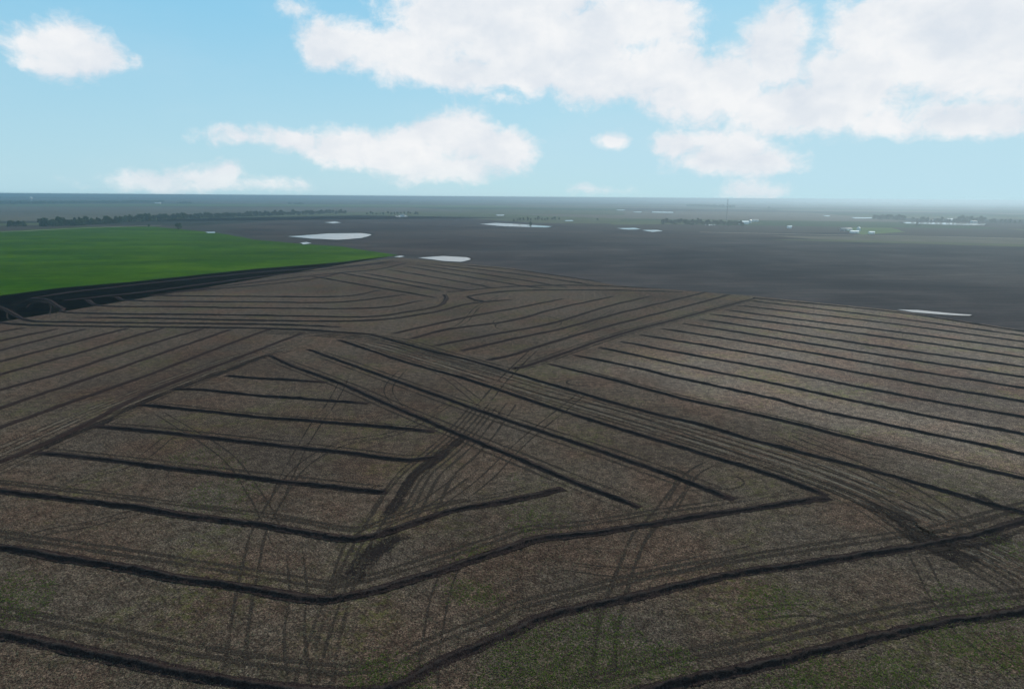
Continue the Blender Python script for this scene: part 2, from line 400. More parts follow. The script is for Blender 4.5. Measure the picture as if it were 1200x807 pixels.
pond([(742,248),(752,248),(752,249),(744,249)], 4)
pond([(722,245.6),(733,245.7),(731,246.7),(724,246.6)], 5)
pond([(581,251.6),(591,251.4),(591,252.7),(583,252.9)], 5)
pond([(661,258.2),(671,257.8),(671,259.1),(663,259.4)], 5)
pond([(241,271.8),(252,271.6),(252,273),(244,273)], 2)
pond([(965,252.4),(973,252.6),(972,253.6),(966,253.4)], 5)
pond([(826,263),(841,263.2),(839,264.3),(828,264.2)], 4)
pond([(462,253),(474,252.4),(478,253.8),(466,254.2)], 5)

# ------------------------------------------------------------------ levees
NL = [0]
def levee(pts, h=0.55, w=2.3, skirt=0.6, name='earth_levee'):
    P = px(pts)
    Q = catmull(P); N = normals(Q)
    NL[0] += 1; sd_ = NL[0] * 13.7; zb = 0.030 + 0.004 * (NL[0] % 17)
    prof = [(-w / 2 - skirt, 0.0, 0.0), (-w / 2 - 0.5, 0.04, 0.5), (-w / 2 - 0.3, 0.01, 0.9), (-w / 2 + 0.1, 0.10, 1.2), (-w * 0.27, 0.62, 1.4), (-w * 0.12, 0.97, 2.6), (w * 0.12, 1.0, 2.6),
            (w * 0.27, 0.62, 1.4), (w / 2 - 0.1, 0.10, 1.2), (w / 2 + 0.3, 0.01, 0.9), (w / 2 + 0.5, 0.04, 0.5), (w / 2 + skirt, 0.0, 0.0)]
    v = []; f = []; at = []; k = len(prof); s_ = 0
    for i, (q, n_) in enumerate(zip(Q, N)):
        if i: s_ += (q - Q[i - 1]).length
        endf = min(1.0, min(i, len(Q) - 1 - i) / 5 + 0.05)
        hh = h * (0.85 + 0.35 * mnoise.noise(Vector((s_ * 0.11, sd_, 0)))) * endf
        off = 0.5 * mnoise.noise(Vector((s_ * 0.06, sd_, 5))) + 0.25 * mnoise.noise(Vector((s_ * 0.35, sd_, 9)))
        ws = 1 + 0.22 * mnoise.noise(Vector((s_ * 0.09, sd_, 31)))
        for j, (o_, z, a) in enumerate(prof):
            jit = mnoise.noise(Vector((s_ * 0.9, j * 1.7, sd_))) + 1.3 * mnoise.noise(Vector((s_ * 2.6, j * 2.7, sd_ + 7))) if 1 < j < k - 2 else 0
            jit2 = mnoise.noise(Vector((s_ * 0.9, j * 1.7, sd_ + 50))) + mnoise.noise(Vector((s_ * 2.2, j * 3.7, sd_ + 90))) if 0 < j < k - 1 else 0
            d_ = (o_ * ws) + off + 0.30 * jit2
            v.append((q.x + n_.x * d_, q.y + n_.y * d_, zb + max(0.0, z * hh * (1 + 0.28 * jit)) + 0.02 * max(0, jit))); at.append(a * (0.55 + 0.45 * endf))
        if i:
            b = (i - 1) * k
            for j in range(k - 1): f.append((b + j, b + j + 1, b + k + j + 1, b + k + j))
    me = bpy.data.meshes.new(name); me.from_pydata(v, [], f); me.update()
    if sum(p.normal.z for p in me.polygons) < 0: me.flip_normals()
    at_ = me.attributes.new('v', 'FLOAT', 'POINT'); at_.data.foreach_set('value', at)
    me.materials.append(M['levee'])
    me.polygons.foreach_set('use_smooth', [True] * len(me.polygons))
    o = bpy.data.objects.new(name, me); COL.objects.link(o)
    return tag(o, kind='structure')
LEV = [
 # fan on the left
 [(-60,399),(0,389),(30,384)],
 [(-80,415),(0,399.5),(66,385.5)],
 [(-80,431),(0,410.5),(37,401),(100,385.5)],
 [(-90,449),(0,424),(75,404),(150,384.5)],
 [(-100,468),(0,439),(87,415),(150,396),(190,384.5)],
 [(-110,490),(0,457),(75,436),(140,415),(207,394),(237,385.5)],
 [(-120,518),(0,478),(87,449),(175,419),(270,386)],
 [(-130,545),(0,500.5),(87,470),(180,437),(265,404),(315,386)],
 [(-140,592),(0,541),(82,506),(160,466),(215,443),(267,424),(300,411),(355,390)],
 # centre left steps
 [(265,440),(300,443),(384,448)],
 [(200,456),(237,457),(300,463),(432,473)],
 [(160,474),(212,479),(300,488.5),(400,496),(510,506)],
 [(110,499),(175,505),(300,519),(400,530),(475,539),(520,534)],
 [(40,530),(125,539),(300,560.5),(430,575),(452,575)],
 [(-160,556),(0,575),(150,594),(300,614),(345,622),(388,630),(425,631),(475,616),(525,600),(600,587),(660,572)],
 [(-200,613),(0,642),(150,666),(300,691),(362,701),(395,701),(450,689),(525,666),(600,641),(630,631),(700,624),(775,612),(900,593),(972,583)],
 [(-160,712),(0,743),(100,763),(200,785),(300,803),(390,812),(460,804),(525,772),(600,741),(632,725),(725,702),(800,685),(900,667),(1060,642),(1125,630),(1200,610),(1300,582)],
 [(640,845),(775,805),(825,792),(900,777),(1025,747),(1125,727),(1200,717),(1300,704)],
 # diagonals
 [(315,416),(337,426),(400,450),(470,480),(525,503),(600,534),(675,565),(750,595)],
 [(360,409),(425,432),(500,459),(600,494),(700,527),(800,562),(860,586)],
 [(396,398),(475,424),(550,445),(600,462),(655,480),(775,517),(900,555),(970,581)],
 [(435,392),(500,410),(550,422),(600,437),(675,459),(750,480),(825,499),(900,520),(1025,552),(1140,585),(1210,603)],
 # the right hand block
 [(600,432),(625,426),(725,392),(800,372),(882,350)],
 [(642,426),(725,447),(800,467),(900,489),(1025,520),(1200,561),(1330,592)],
 [(672,416),(750,432),(800,444),(900,466),(955,480),(1075,505),(1200,532),(1330,560)],
 [(702,407),(800,428),(900,448),(1050,480),(1200,509),(1330,534)],
 [(727,400),(800,414),(900,432),(1050,462),(1200,489),(1330,512)],
 [(750,392),(900,417.5),(1050,445),(1200,471),(1330,494)],
 [(775,385),(900,405),(1050,431),(1200,455),(1330,476)],
 [(800,379),(900,395),(1050,419),(1200,442),(1330,462)],
 [(820,374),(900,386),(1050,409),(1200,430),(1330,448)],
 [(832,368),(900,377),(1050,397),(1200,419),(1330,436)],
 [(850,363),(900,370),(1050,389),(1200,409),(1330,425)],
 [(865,358),(900,362),(1050,380),(1200,400.5),(1330,416)],
 [(882,352.5),(900,355),(1050,373),(1200,393.5),(1330,409)],
 [(882,349.5),(900,351),(1050,366),(1200,388.5),(1330,404)],
 # upper centre
 [(460,391),(550,371),(600,362),(660,350)],
 [(482,397),(525,386),(600,375.5),(650,362),(720,347)],
 [(510,405),(550,397),(600,388),(650,378),(712,359),(762,347)],
 [(540,411),(600,397.5),(662,384),(725,367),(800,349),(827,342)],
 [(570,422),(600,416),(650,400),(725,379),(800,360),(855,345)],
 # long curves across the left
 [(175,346),(225,347),(300,347.5),(400,347.5),(445,340)],
 [(135,347.5),(160,352.5),(300,354),(400,354),(475,345)],
 [(102,351),(120,358.5),(200,359.5),(300,361),(437,361),(495,352)],
 [(37,349),(57,352),(72,361),(95,367),(300,369.5),(425,371.5),(475,366),(512,359),(523,351),(520,345)],
 [(100,372),(200,373.5),(300,375.5),(425,376),(500,367.5),(550,356),(600,351)],
 [(-50,340),(0,360),(15,367),(32,375),(75,377.5),(300,380),(400,383)],
 [(-60,368),(0,378),(50,381.5),(200,383.5),(330,385.5),(440,392)],
 # top left diagonals
 [(367,324),(425,334),(512,349)],
 [(400,320),(462,331),(517,341)],
 [(425,320),(525,337),(550,340)],
 [(455,316),(550,332),(575,337)],
 [(475,312),(600,333),(640,338)],
 [(487,310),(600,326.5),(665,337)],
 [(507,310),(600,320.5),(695,334)],
 [(532,310),(600,316),(705,330.5)],
 [(525,342),(600,336),(675,334.5),(775,338)],
 [(600,341),(552,346.5),(556,351),(572,354)],
 [(552,346.5),(600,341),(700,340),(800,342)],
 # beside the wheat
 [(37,349),(125,337.5),(300,319.5),(420,311),(462,305)],
 [(75,352),(175,341.5),(300,325),(400,314),(468,306.5)],
 [(175,346),(300,331),(375,322),(440,316),(477,308)],
 [(200,343),(300,334.5),(360,328),(400,320)],
]
for L_ in LEV:
    ymid = sum(p[1] for p in L_) / len(L_)
    near = min(1.0, max(0.0, (ymid - 330) / 150))
    levee(L_, h=0.50, w=1.95 - 0.65 * near)

# ------------------------------------------------------------------ wheel tracks and churned ground
NT_ = [0]
def ribbon(name, Q, w, m_, berm=0.06, fade=True, wig=0.25):
    N = normals(Q); NT_[0] += 1; sd_ = NT_[0] * 3.1; zb = 0.016 + 0.0035 * (NT_[0] % 4)
    zb = 0.106 + 0.0012 * (NT_[0] % 23) if name == 'bare_soil' else zb
    prof = [(-0.5, 0.0, 0.0), (-0.33, 1.0, 0.6), (-0.12, 0.05, 1.0), (0.12, 0.05, 1.0), (0.33, 1.0, 0.6), (0.5, 0.0, 0.0)]
    v = []; f = []; at = []; k = len(prof); s_ = 0; tot = sum((Q[i] - Q[i - 1]).length for i in range(1, len(Q)))
    for i, (q, n_) in enumerate(zip(Q, N)):
        if i: s_ += (q - Q[i - 1]).length
        e_ = min(1.0, min(s_, tot - s_) / max(2.0, tot * 0.12)) if fade else 1.0
        off = wig * mnoise.noise(Vector((s_ * 0.05, sd_, 0)))
        for (o_, z, a) in prof:
            d_ = o_ * w * (1 + 0.3 * mnoise.noise(Vector((s_ * 0.2, sd_, 4)))) + off
            v.append((q.x + n_.x * d_, q.y + n_.y * d_, zb + z * berm * (0.6 + mnoise.noise(Vector((s_ * 0.8, sd_, o_ * 9)))*0.8))); at.append(a * (0.25 + 0.75 * e_))
        if i:
            b = (i - 1) * k
            for j in range(k - 1): f.append((b + j, b + j + 1, b + k + j + 1, b + k + j))
    me = bpy.data.meshes.new(name); me.from_pydata(v, [], f); me.update()
    if sum(p.normal.z for p in me.polygons) < 0: me.flip_normals()
    a_ = me.attributes.new('v', 'FLOAT', 'POINT'); a_.data.foreach_set('value', at)
    me.materials.append(m_); me.polygons.foreach_set('use_smooth', [True] * len(me.polygons))
    o = bpy.data.objects.new(name, me); COL.objects.link(o)
    return tag(o, kind='structure')
def off_path(P, d):
    N = normals(P); return [p + n_ * d for p, n_ in zip(P, N)]
def pair(pts, gauge=2.6, w=0.75, m_='track'):
    P = catmull(px(pts))
    for s in (-1, 1): ribbon('wheel_track', off_path(P, s * gauge / 2), w, M[m_])
def lane(pts, offs, w=0.8, m_='track', berm=0.06):
    P = catmull(px(pts))
    for d in offs: ribbon('wheel_track', off_path(P, d), w * rnd.uniform(0.7, 1.3), M[m_], berm)
# hauling lane between the diagonals
LANE = [(400,390),(470,408),(550,431),(640,458),(760,492),(880,528),(980,562),(1080,603),(1160,640),(1260,690)]
lane(LANE, [-6.8,-3.9,0.2,3.0], 0.9, berm=0.14)
lane(LANE, [-5.4,-1.6,1.7,5.2], 1.1, 'dry', 0.06)
lane([(500,418),(640,460),(740,490),(860,525),(950,552)], [-2.2], 1.5, berm=0.16)
lane([(620,462),(720,482),(860,532),(950,570)], [1.2], 1.3, berm=0.16)
lane([(900,512),(1000,552),(1070,590),(1110,625)], [-4,-0.5,2.5,6], 0.9)
lane([(880,540),(990,583),(1060,625),(1075,645)], [-2,0,2], 0.7)
lane([(1080,640),(1130,640),(1180,665),(1260,710)], [-7,-5,-3,-1,1,3,5], 0.8)
lane([(1110,632),(1160,645),(1220,675)], [-2,0,2,3.5], 0.6, 'dry', 0.05)
ribbon('churned_soil', catmull(px([(1000,585),(1045,605),(1085,630),(1140,634),(1190,622)])), 6, M['churned'], 0.25)
lane([(960,560),(1020,585),(1075,622),(1110,648)], [-3.5,-1,1.8], 1.5, berm=0.2)
lane([(1060,640),(1110,632),(1160,620),(1215,603)], [-2.6,0,2.6], 1.6, berm=0.2)
ribbon('churned_soil', catmull(px([(1050,600),(1090,635),(1140,660)])), 7, M['churned'], 0.12)
ribbon('churned_soil', catmull(px([(1140,575),(1165,592),(1205,602),(1250,604)])), 3.5, M['churned'], 0.12)
# headland on the left
HEAD = [(-60,575),(0,548),(70,515),(150,478),(230,446),(300,420),(380,399)]
lane(HEAD, [-3,-1.2,0.8,2.8,5,7,9,11], 0.75)
lane(HEAD, [1.8,6,10], 0.7, 'dry', 0.04)
lane([(300,386),(390,391),(460,399),(520,416),(600,438)], [-7,-4,-1,2,5], 2.0, berm=0.15)
ribbon('churned_soil', catmull(px([(20,545),(60,520),(115,497),(170,470),(250,440),(330,410)])), 4, M['churned'], 0.08)
# churned crossing down the middle
for d in (-4.5, -3, -1.6, 0, 1.5, 3, 5, 8):
    P = catmull(px([(640,400),(600,440),(575,470),(545,506),(520,530),(490,555),(462,590),(430,645),(410,700),(395,770),(388,830)]) if d in (-3, 0) else px([(575,470),(545,506),(520,530),(490,555),(465,595),(450,615)]))
    ribbon('wheel_track', off_path(P, d), 0.9, M['track'])
ribbon('churned_soil', catmull(px([(548,508),(518,532),(485,558),(465,590),(455,608)])), 3.5, M['churned'], 0.2)
ribbon('churned_soil', catmull(px([(470,625),(440,645),(410,680)])), 6, M['churned'], 0.1)
pair([(560,545),(520,575),(480,600),(420,632),(395,690),(370,760),(355,815)])
pair([(530,470),(470,505),(400,520),(350,550),(310,610),(295,660),(280,740),(270,820)])
pair([(405,440),(390,470),(368,500),(335,560),(322,600)], w=0.55)
pair([(770,545),(800,560),(775,600),(752,625),(740,650),(725,690),(712,740),(705,810)], w=0.95)
pair([(840,540),(812,555),(785,595)], w=0.8)
pair([(690,455),(640,495),(610,520),(570,560),(530,590),(495,610)], w=0.6)
pair([(345,640),(350,690),(345,740),(352,800)], w=0.6)
pair([(660,395),(690,380),(722,362)], 2.2, 0.5)
pair([(480,420),(520,440),(560,470),(600,500)], w=0.5)
pair([(470,480),(455,455),(475,430)], w=0.5)
pair([(0,640),(60,622),(100,615),(160,600)], w=0.5)
pair([(590,345),(560,360),(540,380),(500,392)], w=0.8)
pair([(200,510),(160,540),(100,560),(40,585)], w=0.5)
pair([(180,480),(260,530),(300,580),(330,640)], w=0.5)
pair([(920,500),(960,515),(1000,530),(1060,540)], w=0.5)
pair([(0,365),(30,352),(60,356),(62,372)], w=0.7)
pair([(870,720),(950,715),(1010,735)], w=0.6)
pair([(530,660),(515,700),(505,760),(500,810)], w=0.5)
pair([(900,640),(830,655),(740,670),(640,660)], w=0.5)
pair([(1075,650),(1100,700),(1130,740),(1200,790)], w=0.5)
# pivot scars and turning loops
for cx, cy, rx, ry in ((618,619,7,3.5),(600,382,20,5),(618,378,40,9),(850,565,22,8),(680,448,16,4),(48,360,16,7),(30,370,22,9),(545,352,12,4)):
    a0 = rnd.uniform(0, 6.3)
    P = catmull(px([(cx + rx * math.cos(a0 + t), cy + ry * math.sin(a0 + t)) for t in [i * 0.55 for i in range(9)]]))
    ribbon('wheel_track', P, 0.8, M['track'])
# disc furrows hugging the levees in the foreground, plus the pale crest soil
for L_, offs in ((LEV[14], (3.2, 4.4)), (LEV[15], (3.4, 5.0, -3.4)), (LEV[16], (3.6, 5.2, 6.8, -3.2)), (LEV[17], (3.6, 5.2)), (LEV[18], (3.0, -3.0)), (LEV[19], (3.0, -3.2)), (LEV[20], (2.8,)), (LEV[13], (3,)), (LEV[12], (3,)), (LEV[11], (2.8,)), (LEV[23], (2.8,)), (LEV[22], (-2.8, 2.8))):
    for d in offs[:2]: ribbon('wheel_track', off_path(catmull(px(L_)), d), 1.3, M['track'], 0.05)

# ------------------------------------------------------------------ low vegetation in the near field
def scatter(name, m_, cnt, region, size, seed, test=None, col=None):
    r_ = random.Random(seed); v = []; f = []
    x0, x1, y0, y1 = region; made = 0; tries = 0
    while made < cnt and tries < cnt * 30:
        tries += 1
        p = gp(r_.uniform(x0, x1), r_.uniform(y0, y1))
        if test and not test(p, r_): continue
        made += 1
        s = size * r_.uniform(0.5, 1.5)
        for k in range(3):
            a = r_.uniform(0, 6.28); dx, dy = math.cos(a) * s, math.sin(a) * s
            ox, oy = r_.uniform(-s, s), r_.uniform(-s, s); b = len(v); lean = r_.uniform(-.6, .6) * s
            v += [(p.x + ox - dx * .5, p.y + oy - dy * .5, 0.014), (p.x + ox + dx * .5, p.y + oy + dy * .5, 0.014), (p.x + ox - dy * lean, p.y + oy + dx * lean, 0.014 + s * r_.uniform(0.4, 0.9))]
            f.append((b, b + 1, b + 2))
    return tag(mesh(name, v, f, m_), kind='stuff')
def patchy(th, sc=0.03):
    return lambda p, r_: mnoise.noise(Vector((p.x * sc, p.y * sc, 3.3))) + 0.35 * mnoise.noise(Vector((p.x * sc * 5, p.y * sc * 5, 8))) + r_.uniform(-.2, .2) > th
straw_m = leaf_mat('straw', (0.24, 0.20, 0.14), (0.34, 0.29, 0.21), 0.4)
clod_m = flat_mat('clod_soil', (0.08, 0.065, 0.052), 0.4, 2.0)
tag(scatter('straw_stubble', straw_m, 42000, (-60, 1260, 470, 830), 0.13, 1), 'pale straw stubble scattered over the brown field', 'stubble')
tag(scatter('soil_clods', clod_m, 22000, (-60, 1260, 500, 830), 0.11, 2), 'dark soil clods strewn over the near field', 'clods')
def wtest(p, r_):
    for (cx, cy, rr) in WSP:
        c = gp(cx, cy)
        if (p - c).length < rr * (0.55 + 0.6 * r_.random()) * (1 + 0.8 * mnoise.noise(p * 0.12)): return True
    return False
WSP = [(250,545,6),(640,775,9),(1150,715,6),(1110,745,5),(900,705,6),(560,650,4),(700,765,8),(30,700,5),(600,560,3),(1190,760,6),(235,533,7),(262,580,9),(640,790,8),(700,735,5),(780,770,4),(580,800,5),(1130,700,5),(1160,740,5),(940,800,7),(1060,800,5),(15,690,5),(560,690,5),(620,610,6),(455,800,6),(1180,640,5)]
tag(scatter('green_weeds', M['weed'], 13000, (-60, 1260, 500, 830), 0.16, 3, wtest), 'low green weeds in patches on the near field', 'weeds')

# ------------------------------------------------------------------ trees
def crown_mesh(seed, h, rw, n, m_, name='crown'):
    r_ = random.Random(seed); v = []; f = []
    clumps = []
    for k in range(15):
        a = r_.uniform(0, 6.28); t = r_.uniform(0.14, 0.88); q = rw * math.sqrt(max(0.05, 1 - ((t - 0.4) / 0.6) ** 2)) * r_.uniform(0.25, 0.8)
        clumps.append((math.cos(a) * q, math.sin(a) * q, t * h, rw * r_.uniform(0.28, 0.5)))
    for k in range(n):
        cx, cy, cz, cr_ = r_.choice(clumps)
        d = Vector((r_.gauss(0, 1), r_.gauss(0, 1), r_.gauss(0, 0.8))).normalized() * cr_ * r_.uniform(0.6, 1.08)
        c = Vector((cx, cy, cz)) + d
        nn = (d.normalized() + Vector((r_.uniform(-.6, .6), r_.uniform(-.6, .6), r_.uniform(-.3, .8)))).normalized()
        a = nn.orthogonal().normalized(); b_ = nn.cross(a); s = r_.uniform(0.25, 0.6) * h / 12
        b = len(v)
        for (p, q) in ((-1, -.6), (.8, -.9), (1, .7), (-.5, 1)):
            w_ = c + a * p * s + b_ * q * s; v.append(tuple(w_))
        f.append((b, b + 1, b + 2, b + 3))
    me = bpy.data.meshes.new(name); me.from_pydata(v, [], f); me.materials.append(m_); return me
def trunk_mesh(seed, h):
    r_ = random.Random(seed); v = []; f = []
    def limb(a, b, ra, rb):
        d = (b - a).normalized(); x = d.orthogonal().normalized(); y = d.cross(x); n0 = len(v)
        for (c, q) in ((a, ra), (b, rb)):
            for k in range(6):
                t = k * math.pi / 3; v.append(tuple(c + x * math.cos(t) * q + y * math.sin(t) * q))
        for k in range(6): f.append((n0 + k, n0 + (k + 1) % 6, n0 + 6 + (k + 1) % 6, n0 + 6 + k))
    fork = Vector((r_.uniform(-.3, .3), r_.uniform(-.3, .3), h * 0.38))
    limb(Vector((0, 0, -0.1)), fork, h * 0.03, h * 0.02)
    for k in range(4):
        a = k * 1.6 + r_.random(); e = fork + Vector((math.cos(a) * h * .2, math.sin(a) * h * .2, h * r_.uniform(.2, .4))); limb(fork, e, h * 0.014, h * 0.005)
    me = bpy.data.meshes.new('trunk'); me.from_pydata(v, [], f); me.materials.append(M['wood']); return me
TV = []
for i in range(6):
    h = 12.0; TV.append((crown_mesh(40 + i, h, [5.6, 6.2, 5.0, 6.8, 4.8, 6.0][i], 900, M['leaf'] if i % 2 else M['leaf_dark']), trunk_mesh(60 + i, h)))
def tree(pxy, s, label, group=None, v=None, name='broadleaf_tree', sz=None, cat='tree'):
    P = gp(*pxy); v = rnd.randrange(6) if v is None else v
    r_ = empty(name, P, rnd.uniform(0, 6.28)); r_.scale = (s, s, sz or s * rnd.uniform(0.85, 1.15))
    for nm, me in (('crown', TV[v][0]), ('trunk', TV[v][1])):
        o = bpy.data.objects.new(nm, me); COL.objects.link(o); o.parent = r_
    return tag(r_, label, cat, group)
def row(pts, n, s0, s1, label, group, jit=0.5, name='broadleaf_tree', vs=None):
    P = pts; seg = [math.dist(P[i], P[i + 1]) for i in range(len(P) - 1)]; T = sum(seg)
    for k in range(n):
        d = (k + rnd.uniform(-.3, .3)) / max(1, n - 1) * T; d = min(max(d, 0), T - 1e-6); i = 0
        while d > seg[i]: d -= seg[i]; i += 1
        t = d / seg[i]
        tree((P[i][0] + (P[i + 1][0] - P[i][0]) * t, P[i][1] + (P[i + 1][1] - P[i][1]) * t + rnd.uniform(-jit, jit)), rnd.uniform(s0, s1), label, group, name=name, v=rnd.choice(vs) if vs else None)
row([(48,265),(80,264.5),(120,262.5),(160,259.5),(200,257.5),(260,255),(330,252.5),(405,250)], 150, 0.85, 1.35, 'dark bushy tree in the long row behind the green field', 'trees of the long row behind the green field', 0.8)
row([(10,265.5),(28,265.5)], 5, 0.7, 1.1, 'tree in the small clump left of the long tree row', 'trees of the clump at the far left end of the row', 0.3)
row([(430,251),(490,251.5)], 16, 0.5, 0.85, 'small green tree right of the end of the long row', 'loose trees right of the long row', 0.8, vs=[1, 3, 5])
row([(602,259),(655,257)], 14, 0.5, 0.85, 'small tree in the sparse row behind the long pond', 'trees behind the long pond', 0.8)
row([(776,262),(870,264)], 34, 0.6, 1.1, 'tree in the pale green belt around the distant farmstead', 'trees around the distant farmstead', 1.0)
row([(1024,257),(1060,258)], 12, 1.0, 1.4, 'tall tree in the first dense grove at the right pond', 'trees of the first grove at the right', 0.5)
row([(1070,259),(1125,260)], 14, 0.6, 1.1, 'tree in the loose row between the two right groves', 'trees between the two right groves', 0.5)
row([(1124,259),(1152,260)], 11, 1.0, 1.4, 'tall tree in the second grove above the right pond', 'trees of the second grove at the right', 0.5)
row([(1160,261),(1260,262)], 18, 0.6, 1.1, 'tree in the hazy row at the right edge', 'trees at the right edge', 0.6)
tree((209.5,269), 0.85, 'lone dark tree at the far edge of the green field', name='lone_tree', sz=1.0)
tree((622,266.5), 0.75, 'lone dark tree standing before the long white pond', name='lone_tree', sz=1.0)
tree((1075,265), 0.8, 'lone tree standing just in front of the right pond', name='lone_tree', sz=0.9)
tree((700,258), 0.6, 'small lone tree on the green strip mid horizon', name='lone_tree')
tree((175,266), 0.45, 'tiny bush on the far rim of the green field', name='lone_tree', cat='bush')
tree((901,245), 1.3, 'tall lone tree right of the distant radio mast', name='lone_tree')
# distant woods nobody could count
def woods(pts, depth, n, h, m_, label):
    r_ = random.Random(len(label) + n); v = []; f = []
    P = px(pts); seg = [(P[i + 1] - P[i]).length for i in range(len(P) - 1)]; T = sum(seg)
    for k in range(n):
        d = r_.uniform(0, T - 1); i = 0
        while d > seg[i]: d -= seg[i]; i += 1
        c0 = P[i].lerp(P[i + 1], d / seg[i]); out = c0.normalized()
        c0 = c0 + out * r_.uniform(0, depth)
        if mnoise.noise(c0 * 0.004) < -0.25: continue
        hh = h * r_.uniform(0.6, 1.15); w_ = hh * r_.uniform(0.35, 0.6)
        for q in range(16):
            dd = Vector((r_.gauss(0, 1), r_.gauss(0, 1), r_.gauss(0, 1))).normalized()
            c = c0 + Vector((dd.x * w_, dd.y * w_, hh * 0.5 + dd.z * hh * 0.45)); a = dd.orthogonal().normalized(); b_ = dd.cross(a); s = hh * 0.2; b = len(v)
            for (p_, q_) in ((-1, -.8), (1, -.6), (.7, 1), (-.8, .8)): v.append(tuple(c + a * p_ * s + b_ * q_ * s))
            f.append((b, b + 1, b + 2, b + 3))
    return tag(mesh('distant_woods', v, f, m_), label, 'woods', kind='stuff')
woods([(-120,240),(0,239.3),(60,239),(120,238.5),(192,237.5)], 350, 900, 17, M['leaf'], 'dark wood in a band at the left under the horizon')
woods([(-100,233),(60,233),(180,233.5),(360,234)], 1500, 900, 22, M['leaf_dark'], 'hazy wood on the left part of the horizon')
woods([(208,238.7),(235,238.8)], 60, 40, 14, M['leaf'], 'short far tree belt right of the left wood')
woods([(308,239),(324,239),(330,239.2),(356,239.6)], 60, 80, 14, M['leaf'], 'short far tree belt above the long row')
woods([(420,237.5),(480,238)], 60, 90, 13, M['leaf'], 'short far tree belt above the brown field')
woods([(550,236),(700,235.5),(760,237)], 600, 300, 18, M['leaf_dark'], 'hazy wood in the middle of the horizon')
woods([(805,242),(860,243.5)], 120, 180, 16, M['leaf'], 'far pale wood behind the radio mast')
woods([(880,237.5),(1050,239),(1300,240)], 900, 500, 18, M['leaf_dark'], 'hazy wood on the right part of the horizon')

# ------------------------------------------------------------------ distant buildings
def boxv(v, f, x0, x1, y0, y1, z0, z1):
    b = len(v); v += [(x0, y0, z0), (x1, y0, z0), (x1, y1, z0), (x0, y1, z0), (x0, y0, z1), (x1, y0, z1), (x1, y1, z1), (x0, y1, z1)]
    f += [(b, b + 3, b + 2, b + 1), (b + 4, b + 5, b + 6, b + 7), (b, b + 1, b + 5, b + 4), (b + 1, b + 2, b + 6, b + 5), (b + 2, b + 3, b + 7, b + 6), (b + 3, b, b + 4, b + 7)]
def house(pxy, w, d, h, rh, label, name, cat, wall='white', roof='roof', doors=1, wins=3, rz=0.0):
    r_ = empty(name, gp(*pxy), rz)
    v = []; f = []; boxv(v, f, -w / 2, w / 2, -d / 2, d / 2, 0, h)
    b = len(v); v += [(-w / 2, -d / 2, h), (-w / 2, d / 2, h), (-w / 2, 0, h + rh), (w / 2, -d / 2, h), (w / 2, d / 2, h), (w / 2, 0, h + rh)]
    f += [(b, b + 2, b + 1), (b + 3, b + 4, b + 5)]
    mesh('wall', v, f, M[wall], r_)
    e = 0.5; t = 0.2; v = []; f = []
    for s in (-1, 1):
        b = len(v)
        for x in (-w / 2 - e, w / 2 + e):
            v += [(x, s * (d / 2 + e), h - e * rh / (d / 2) + .02), (x, 0, h + rh + .02), (x, 0, h + rh + t), (x, s * (d / 2 + e), h - e * rh / (d / 2) + t)]
        f += [(b, b + 1, b + 5, b + 4), (b + 3, b + 7, b + 6, b + 2), (b, b + 4, b + 7, b + 3), (b, b + 3, b + 2, b + 1), (b + 4, b + 5, b + 6, b + 7)]
    mesh('roof', v, f, M[roof], r_)
    for k in range(doors):
        v = []; f = []; x = (k - (doors - 1) / 2) * w * 0.3; q = 1.0 if h < 4 else w * 0.1; boxv(v, f, x - q / 2, x + q / 2, -d / 2 - .08, -d / 2 + .0 - .003, 0, min(h * 0.75, 2.1 if h < 4 else 4)); mesh('door', v, f, M['steel'], r_)
    for k in range(wins):
        x = (k - (wins - 1) / 2) * w * 0.8 / max(1, wins - 1) if wins > 1 else w * 0.3
        if doors and abs(x) < 1.2: x += 1.9
        v = []; f = []; boxv(v, f, x - .6, x + .6, -d / 2 - .06, -d / 2 - .003, h * 0.4, h * 0.4 + 1.1); mesh('window', v, f, M['glass'], r_)
    return tag(r_, label, cat)
house((871,262.5), 22, 12, 5, 2.5, 'white shed at the right end of the pale tree belt', 'farm_shed', 'shed', 'white', 'white', 2, 0)
house((885,259.5), 16, 9, 4, 2, 'small grey roofed house right of the white shed', 'farm_house', 'house', 'white', 'roof', 1, 4)
house((925,267.5), 8, 6, 3.5, 1.5, 'tiny white hut alone on the bare field', 'white_hut', 'hut', 'white', 'white', 1, 2)
house((988,271), 10, 8, 4, 2.5, 'dark roofed barn left in the farm yard', 'barn', 'barn', 'mast', 'roof', 1, 0)
house((994,270), 12, 8, 3.2, 2, 'white farmhouse beside the dark barn', 'farm_house', 'house', 'white', 'roof', 1, 4, 0.2)
house((1001,273), 14, 7, 3, 1.2, 'long low white shed in front of the farmhouse', 'farm_shed', 'shed', 'white', 'white', 2, 0, -0.1)
house((1021,274), 9, 6, 3, 1.3, 'white shed at the right end of the farm yard', 'farm_shed', 'shed', 'white', 'white', 1, 1)
house((1113,258.5), 16, 10, 4, 2, 'white house between the trees left of the second grove', 'farm_house', 'house', 'white', 'white', 1, 4)
house((1141,261), 14, 9, 4, 2, 'pale house under the trees of the second grove', 'farm_house', 'house', 'white', 'roof', 1, 4)
house((1090,259), 12, 8, 3.5, 2, 'brown roofed house in the loose row between groves', 'farm_house', 'house', 'white', 'red_roof', 1, 3)
house((185,238.6), 36, 16, 5, 3, 'long pale farm building at the end of the left wood', 'farm_shed', 'shed', 'white', 'white', 2, 0)
house((472,253.5), 14, 8, 4, 2, 'small pale shed by the green bushes mid left', 'farm_shed', 'shed', 'white', 'roof', 1, 1)
